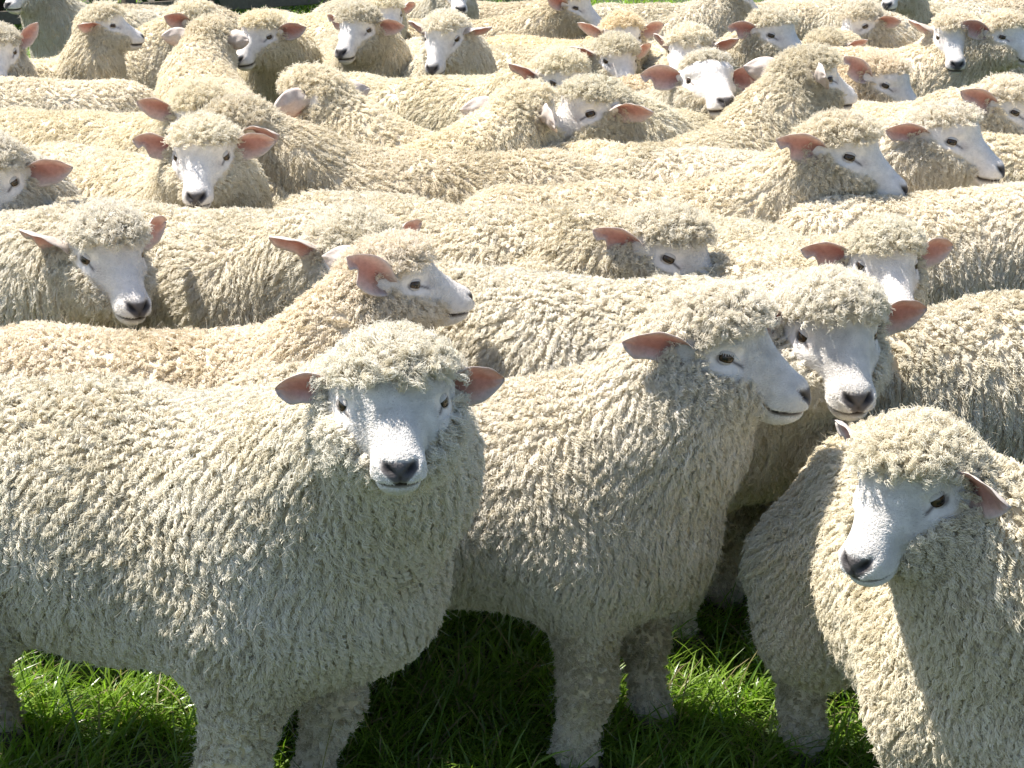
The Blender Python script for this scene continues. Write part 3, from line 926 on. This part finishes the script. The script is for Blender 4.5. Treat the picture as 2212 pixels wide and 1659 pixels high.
def fence_and_hedge():
    wood = mat_plain('weathered_timber', (0.16, 0.135, 0.105), 0.85, 0.2)
    leafm = mat_grass('hedge_leaf', 0.5)
    bark = mat_plain('hedge_bark', (0.06, 0.045, 0.03), 0.9, 0.2)
    a, b = Vector((-7.5, 14.6, 0)), Vector((6.0, 25.5, 0))
    d = (b - a).normalized(); n = Vector((-d.y, d.x, 0)); Ltot = (b - a).length
    root = bpy.data.objects.new('timber_fence', None); col.objects.link(root); root.location = a
    root['label'] = 'weathered grey timber rail fence along the dark hedge behind the flock'; root['category'] = 'fence'
    k = int(Ltot / 2.4)
    for i in range(k + 1):
        bm = bmesh.new(); box(bm, d * (i * 2.4) + Vector((0, 0, 0.58)), (0.11, 0.11, 1.16), d); bm_obj('fence_post', bm, wood, root)
    for z in (0.16, 0.45, 0.74, 1.03):
        for i in range(k):
            bm = bmesh.new(); box(bm, d * ((i + 0.5) * 2.4) - n * 0.075 + Vector((0, 0, z)), (2.392, 0.035, 0.13), d); bm_obj('fence_rail', bm, wood, root)
    rng = np.random.default_rng(8)
    h = bpy.data.objects.new('hedge', None); col.objects.link(h); h.location = a + n * 1.5
    h['label'] = 'dense dark green hedge behind the timber fence'; h['category'] = 'hedge'
    m = 52000
    tt = rng.uniform(-1, Ltot + 1, m); zz = rng.random(m) ** 0.8 * 2.5; ww = rng.normal(0, 0.42, m) * (1.1 - 0.16 * zz)
    ww += 0.22 * np.sin(tt * 1.7) + 0.12 * np.sin(tt * 4.1 + zz * 3)
    zz *= 1 + 0.10 * np.sin(tt * 1.1) + 0.06 * np.sin(tt * 3.3)
    D, NN = np.array(d), np.array(n)
    c = tt[:, None] * D + ww[:, None] * NN + np.array((0, 0, 1.0)) * (zz + 0.05)[:, None]
    e1 = unit(rng.normal(size=(m, 3))); e2 = unit(np.cross(e1, rng.normal(size=(m, 3))))
    sl = rng.uniform(0.035, 0.075, (m, 1))
    V = np.stack([c - e1 * sl, c - e2 * sl * 0.45, c + e1 * sl, c + e2 * sl * 0.45], 1).reshape(-1, 3)
    Q = np.arange(m * 4).reshape(-1, 4)
    C = np.repeat(np.array((0.030, 0.060, 0.014)) * rng.uniform(0.6, 1.5, (m, 1)), 4, 0)
    o = bpy.data.objects.new('foliage', fast_mesh('foliage', V, Q, leafm, C)); col.objects.link(o); o.parent = h; o['kind'] = 'stuff'
    for i in range(14):
        bm = bmesh.new()
        t0 = (i + 0.5) * Ltot / 14 + rng.normal(0, 0.2)
        p = d * t0
        bmesh.ops.create_cone(bm, segments=8, radius1=0.07, radius2=0.03, depth=1.9, cap_ends=True, matrix=Matrix.Translation(p + Vector((0, 0, 0.93))) @ Matrix.Rotation(rng.normal(0, 0.08), 4, 'X'))
        bm_obj('stem', bm, bark, h)

land()
fence_and_hedge()

# ------------------------------------------------------------------ where every sheep stands
FWD = Vector((0, math.cos(PITCH), -math.sin(PITCH)))
UPV = Vector((0, math.sin(PITCH), math.cos(PITCH)))

def ray(u, v):
    return Vector((1, 0, 0)) * ((u - CXP) / FPX) - UPV * ((v - CYP) / FPX) + FWD

def heading(deg):
    """0 = towards the camera, 90 = to the right, 180 = away, -90 = to the left"""
    return math.radians(deg - 90)

def lod_for(s):
    return 0 if s > 1000 else 1 if s > 760 else 2 if s > 520 else 3

PTS = 0
PLACED = []

def put(label, u, v, s, hyaw, byaw, pitch=0, roll=0, size=1.17, reach=0.27, turn=0.5, lod=None, hs=HS, **kw):
    kw['hs'] = hs
    """a sheep whose eyes' midpoint stands S pixels per metre away along the line through (u, v)"""
    global PTS
    P = Vector((0, 0, CAM_H)) + ray(u, v) * (FPX / s)
    rel = math.radians((hyaw - byaw + 180) % 360 - 180)
    ez = P.z / size
    psi = max(-1.25, min(1.25, rel * turn))
    Rm = Matrix.Rotation(rel, 3, 'Z') @ Matrix.Rotation(math.radians(pitch), 3, 'Y')
    off = Rm @ Vector((0.075, 0, 0.012)) * hs
    dz = ez - off.z - 0.50
    r = max(0.14, math.sqrt(max(0.02, 0.37 ** 2 - dz * dz))) * reach / 0.27
    E = Vector((0.17 + r * math.cos(psi) + off.x, r * math.sin(psi) + off.y, ez))
    a = heading(byaw)
    root = Vector((P.x, P.y, 0)) - Matrix.Rotation(a, 3, 'Z') @ Vector((E.x, E.y, 0)) * size
    finish(label, root, a, E, rel, math.radians(pitch), math.radians(roll), lod_for(s) if lod is None else lod, size, s, byaw, kw)

def put_body(label, u, v, byaw, E=(0.50, 0.0, 0.42), hrel=0, pitch=10, size=1.15, lod=None, **kw):
    """a sheep placed by the top of its back, its own head out of the picture or down behind others"""
    d = ray(u, v)
    t = (0.69 * size - CAM_H) / d.z
    P = Vector((0, 0, CAM_H)) + d * t
    a = heading(byaw)
    root = Vector((P.x, P.y, 0)) - Matrix.Rotation(a, 3, 'Z') @ Vector((-0.12, 0, 0)) * size
    s = FPX / t
    finish(label, root, a, E, math.radians(hrel), math.radians(pitch), 0, lod_for(s) if lod is None else lod, size, s, byaw, kw)

def finish(label, root, a, E, rel, pitch, roll, lod, size, s, byaw, kw):
    global PTS
    i = len(PLACED)
    rng = random.Random(100 + i * 7)
    kw.setdefault('tint', (rng.uniform(0.93, 1.05), rng.uniform(0.92, 1.02), rng.uniform(0.86, 1.02)))
    br = rng.uniform(0.86, 1.03)
    kw['tint'] = tuple(c * br for c in kw['tint']) if s < 1060 else kw['tint']
    kw.setdefault('woolly', rng.uniform(0.8, 1.2))
    kw.setdefault('bald', rng.choice((0, 0, 0.15, 0.3, 0.45)))
    kw.setdefault('fat', rng.uniform(0.95, 1.08))
    kw.setdefault('step', tuple(rng.uniform(-0.05, 0.05) for _ in range(4)))
    if 'ears' not in kw:
        kinds = ['whole', 'notched', 'bitten', 'folded', 'whole']
        kw['ears'] = tuple((rng.uniform(0.1, 0.5), rng.uniform(-0.15, 0.15), rng.uniform(0.2, 0.6), rng.choice(kinds)) for _ in (0, 1))
    PLACED.append(label)
    o, n = make_sheep(label, (root.x, root.y), a, tuple(E), rel, pitch, roll, lod, size, seed=i + 1, group='sheep packed together in the flock', **kw)
    PTS += n
    return o

W, N, B, K = 'whole', 'notched', 'bitten', 'folded'

# the four in front
put('sheep in front at left looking straight at the camera, ears level', 850, 870, 1440, 7, 71, -4, reach=0.33, size=1.21, hs=0.68, woolly=0.85, bald=0.3, ears=((0.12, -0.05, 0.35, W), (0.12, -0.08, 0.30, B)), tint=(0.98, 0.97, 0.95), step=(-0.05, -0.14, 0.02, 0.0), fat=0.88)
put('sheep standing in profile between the front two, nose to the right, white eyelashes', 1578, 752, 1175, 72, 75, -2, lashes=True, bald=0.1, woolly=0.9, reach=0.21, size=1.10, ears=((0.5, 0.0, 0.4, W), (1.1, 0.12, 0.35, B)), tint=(1.0, 0.98, 0.96), step=(0.07, -0.03, 0.05, -0.03), fat=0.93)
put('sheep in the front right corner looking down to the left, curly topknot', 1950, 1055, 1490, -45, 8, 8, size=1.05, hs=0.78, turn=1.3, reach=0.3, fat=0.92, bald=0.2, woolly=0.85, ears=((-0.45, -0.05, 0.2, W), (0.2, 0.15, 0.4, N)), tint=(0.98, 0.95, 0.88))
put('big white topknot and face behind the profile sheep, one dark ear out to the right', 1808, 722, 1080, 8, 66, 4, bald=0.0, ears=((0.0, 0.0, 0.35, W), (0.1, 0.0, 0.4, W)), tint=(1.0, 0.99, 0.98))
# second rank
put('pinkish beige sheep in profile behind the front left sheep, upright red ear', 868, 602, 1000, 112, 76, -6, bald=0.4, size=1.05, ears=((0.5, 0.15, 0.3, W), (1.15, 0.75, 0.2, N)), tint=(1.11, 1.05, 0.98))
put('sheep at the left edge with a shaded white face and thick topknot, ear pointing left', 243, 552, 880, 33, 66, 6, ears=((0.4, 0.05, 0.2, W), (0.55, 0.16, 0.9, N)), tint=(0.99, 0.97, 0.94))
put_body('curly sheep with its bright back behind the profile sheep, tail towards the left', 1420, 556, 84, size=1.08, tint=(1.04, 1.01, 0.95))
put_body('broad backed sheep cut off by the right edge behind the front right sheep', 2150, 655, 108, tint=(1.03, 1.0, 0.94))
put('sheep facing front with its nose hidden behind the dark ear, left ear bent', 1916, 572, 900, 5, 30, 0, size=1.080, ears=((0.15, 0.02, 0.3, W), (0.15, 0.0, 0.4, N)), tint=(1.0, 0.98, 0.92))
put('sheep with only its topknot and two ears showing above the pinkish beige sheep', 785, 556, 880, 30, 62, 8, ears=((0.2, 0.1, 0.3, W), (0.3, 0.12, 0.8, B)), tint=(1.0, 0.98, 0.94))
put('sheep lowering its face behind the curly bright back, red ear pointing left', 1462, 547, 850, 62, 58, 10, ears=((0.3, 0.0, 0.4, W), (1.1, 0.1, 0.35, N)), tint=(1.02, 0.99, 0.93))
put_body('creamy sheep cut off by the right edge above the bent ear', 2025, 418, 92, tint=(1.04, 1.01, 0.97))
# third rank
put('sheep at the left with a blank white muzzle facing the camera, notched red ear', 434, 337, 755, 2, 48, 6, ears=((0.1, 0.0, 0.3, W), (0.1, 0.03, 0.3, N)), tint=(1.0, 0.97, 0.90))
put('long backed sheep in profile to the right, red ear and drooping eyelid', 1835, 332, 745, 74, 88, 4, size=1.14, hs=0.93, ears=((0.5, 0.0, 0.4, W), (1.1, 0.12, 0.35, N)), tint=(1.01, 0.97, 0.90))
put('sheep with a bare white face in profile at the right, dark nose to the right', 2064, 300, 705, 62, 76, 0, bald=0.6, ears=((0.4, 0.1, 0.4, W), (1.1, 0.05, 0.35, B)), tint=(1.0, 0.98, 0.96))
put('half face cut off by the left edge with one pink ear out to the right', -25, 392, 790, -6, 30, 4, ears=((0.15, -0.02, 0.35, W), (0.2, 0.0, 0.4, W)), tint=(1.0, 0.98, 0.96))
put('shaggy sheep facing left with its nose hidden behind the blank white muzzle', 500, 292, 690, -80, -84, 6, ears=((0.6, -0.1, 0.5, W), (0.3, 0, 0.3, W)), tint=(1.02, 0.97, 0.88))
put_body('sheep showing a rounded rump at the left edge, head out of the picture', 90, 172, -86, tint=(1.02, 0.99, 0.94))
put('woolly head behind the blank white muzzle with a small dark ear', 440, 258, 640, 20, 60, 10, ears=((0.3, 0.1, 0.3, W), (0.3, 0.1, 0.3, W)), tint=(1.0, 0.96, 0.86))
put('sheep turned away to the left with a broad pink ear seen from behind', 665, 225, 640, -112, -96, 2, hs=0.95, ears=((-0.7, -0.05, -0.1, W), (0.3, 0, 0.3, W)), tint=(1.02, 0.98, 0.90))
# fourth rank
put('sheep in profile to the left with a wide topknot and hanging neck wool', 1262, 240, 630, -72, -28, 2, hs=0.95, ears=((0.9, -0.05, 0.7, K), (0.5, 0, 0.4, W)), tint=(0.99, 0.97, 0.90))
put('head turned away beside the wide topknot, one pale pink ear pointing left', 1150, 250, 640, 138, 112, -4, hs=0.92, ears=((0.4, 0.0, 0.2, W), (0.35, -0.1, -0.3, W)), tint=(1.02, 0.98, 0.89))
put('bald white faced sheep with a black nose raised towards the camera', 1533, 174, 590, 12, 58, -12, hs=0.93, bald=1.0, ears=((0.15, -0.15, 0.3, W), (0.2, 0.08, 0.3, N)), tint=(1.0, 0.98, 0.94))
put('woolly head seen from behind with a cropped pale ear, near the bald face', 1757, 168, 600, 122, 140, -4, hs=0.95, ears=((0.4, 0.1, 0.3, W), (0.5, 0.15, -0.3, K)), tint=(1.01, 0.97, 0.88))
put('sheep looking out behind the wide topknot, one long pink edged ear', 1222, 176, 545, 40, 66, 6, ears=((0.3, 0.0, 0.4, W), (0.5, 0.25, 0.9, B)), tint=(1.0, 0.97, 0.88))
put('short woolled sheep with an upright red ear near the right, face lowered', 1922, 180, 540, 60, 70, 10, bald=0.8, ears=((0.3, 0.1, 0.4, W), (1.0, 0.5, 0.2, N)), tint=(1.04, 0.96, 0.86))
put('sheep at the right edge with only a red ear above the backs', 2195, 238, 610, 66, 30, 10, ears=((0.3, 0.1, 0.4, W), (1.1, 0.15, 0.3, B)), tint=(1.02, 0.98, 0.92))
put('topknot of a sheep in front of the orange topped head, ears pointing left', 1338, 130, 480, 22, 50, 8, ears=((0.2, 0.1, 0.4, W), (0.4, 0.12, 0.8, B)), tint=(1.0, 0.97, 0.88))
put('sheep with an orange topknot facing the camera', 1346, 80, 465, 5, 40, 6, ears=((0.2, 0.1, 0.4, W), (0.3, 0.15, 0.7, W)), tint=(1.03, 0.93, 0.77))
put('sheep looking down to the left with both pale ears spread, below the orange topknot row', 1483, 112, 490, -28, 20, 8, ears=((0.3, 0.15, 0.8, W), (0.3, 0.15, 0.6, W)), tint=(1.0, 0.97, 0.90))
put('sheep with a large scalloped red ear and black nose to the right', 1682, 74, 480, 50, 20, 2, ears=((0.4, 0.0, 0.3, W), (0.9, 0.05, 0.3, N)), tint=(1.0, 0.97, 0.90))
put('small low face beside the black nose of the scalloped red ear', 1776, 116, 440, -25, -20, 10, bald=0.4, tint=(1.0, 0.96, 0.86))
put('sheep looking left with its ear folded forward near the top right', 1850, 54, 425, -60, -80, 10, ears=((0.6, -0.05, 0.5, K), (0.3, 0, 0.4, W)), tint=(1.0, 0.97, 0.92))
put('white faced sheep with a black nose facing the camera at the upper right', 2062, 80, 465, -5, -10, 10, ears=((0.2, 0.1, 0.4, W), (0.4, 0.15, 0.9, W)), tint=(1.02, 0.98, 0.92))
put('sheep in the upper right corner with a raised red edged ear', 2178, 78, 470, 48, 70, 0, ears=((0.3, 0.1, 0.4, W), (0.9, 0.3, 0.3, N)), tint=(1.02, 0.97, 0.89))
# back ranks
put('sheep at the upper middle with a white nose tilted left, both ears out', 768, 64, 460, -24, 20, 2, ears=((0.25, -0.1, 0.4, W), (0.25, 0.12, 0.5, N)), tint=(1.0, 0.97, 0.90))
put('white faced sheep looking down at the upper middle with long level ears', 955, 82, 480, -20, 15, 16, bald=0.5, ears=((0.3, -0.08, 0.9, W), (0.25, 0.05, 0.6, W)), tint=(1.0, 0.98, 0.94))
put('sheep looking over the back of the white nosed one, top of its head cut off', 836, 32, 400, 20, 50, 6, tint=(1.0, 0.97, 0.87))
put('chin and black nose of a sheep cut off by the top edge', 985, -22, 365, 12, 60, 6, tint=(0.98, 0.97, 0.94))
put('sheep in profile to the right at the top edge, woolly neck', 1246, 15, 400, 78, 70, 4, ears=((0.3, 0.1, 0.4, W), (0.5, 0.3, 0.5, W)), tint=(1.02, 0.97, 0.86))
put('sheep at the upper left turned away to the right, dark shaded face', 236, 54, 475, 112, 62, -6, ears=((0.2, 0.12, 0.2, W), (1.0, 0.1, 0.9, W)), tint=(1.01, 0.97, 0.88), size=1.050)
put('woolly head behind the back turned head, one long ear pointing left', 432, 52, 440, 96, 150, 4, ears=((0.3, 0.1, 0.3, W), (0.8, 0.16, 0.5, W)), tint=(1.0, 0.97, 0.89))
put('head seen from behind with both ears spread at the upper left', 460, 92, 480, 168, 200, 2, ears=((0.15, 0.08, 0.0, W), (0.15, 0.0, 0.0, W)), tint=(1.02, 0.97, 0.88))
put('sheep with a pink ear out to the right looking left at the upper left', 558, 78, 465, -34, 40, 4, ears=((0.25, 0.1, 0.35, W), (0.3, 0, 0.3, W)), tint=(1.0, 0.95, 0.82))
put('white muzzled sheep cut off by the left edge near the top, small ear raised', -8, 112, 500, 12, 80, 10, ears=((0.35, 0.6, 0.3, W), (0.3, 0, 0.3, W)), tint=(0.99, 0.97, 0.94))
put('shaded sheep whose chin shows at the top left corner in front of the dark bank', 62, -24, 385, -40, -55, 0, tint=(0.98, 0.97, 0.94))
put('sheep nose cut off by the top edge at the upper right', 1935, -30, 365, -30, 60, 6, tint=(0.98, 0.97, 0.94))
put('neck and ear of a sheep at the top edge, looking away to the right', 1590, -8, 390, 120, 96, 4, ears=((0.3, 0.1, 0.4, W), (0.6, 0.25, 0.3, W)), tint=(0.98, 0.96, 0.92))

# the last ranks, mostly backs
put_body('pale back right of the bare white profile, cut off by the right edge', 2300, 292, 88, tint=(1.0, 0.97, 0.90))
put_body('back of a sheep between the profile neck and the orange topknot at the top edge', 1420, 8, 84, tint=(0.98, 0.96, 0.90))
put_body('pale brown back left of the profile neck at the top edge', 1105, 4, 80, tint=(1.0, 0.95, 0.86))
put_body('back above the scalloped red ear at the top edge', 1735, 6, 95, tint=(1.0, 0.96, 0.88))
put_body('back in the upper right corner behind the raised red edged ear', 2170, -6, -84, tint=(1.02, 0.97, 0.90))
put_body('grey cream back at the top right between the cut off nose and the corner', 1990, 10, 64, tint=(0.94, 0.94, 0.92))
put_body('back behind the shaded dark face at the upper left', 335, 14, 78, tint=(1.0, 0.96, 0.89))
put_body('pale back beside the green patch at the top edge', 800, -10, 150, tint=(1.02, 0.97, 0.88))

print('sheep', len(PLACED), 'curve points', PTS, 'script', round(time.time() - T0, 1))
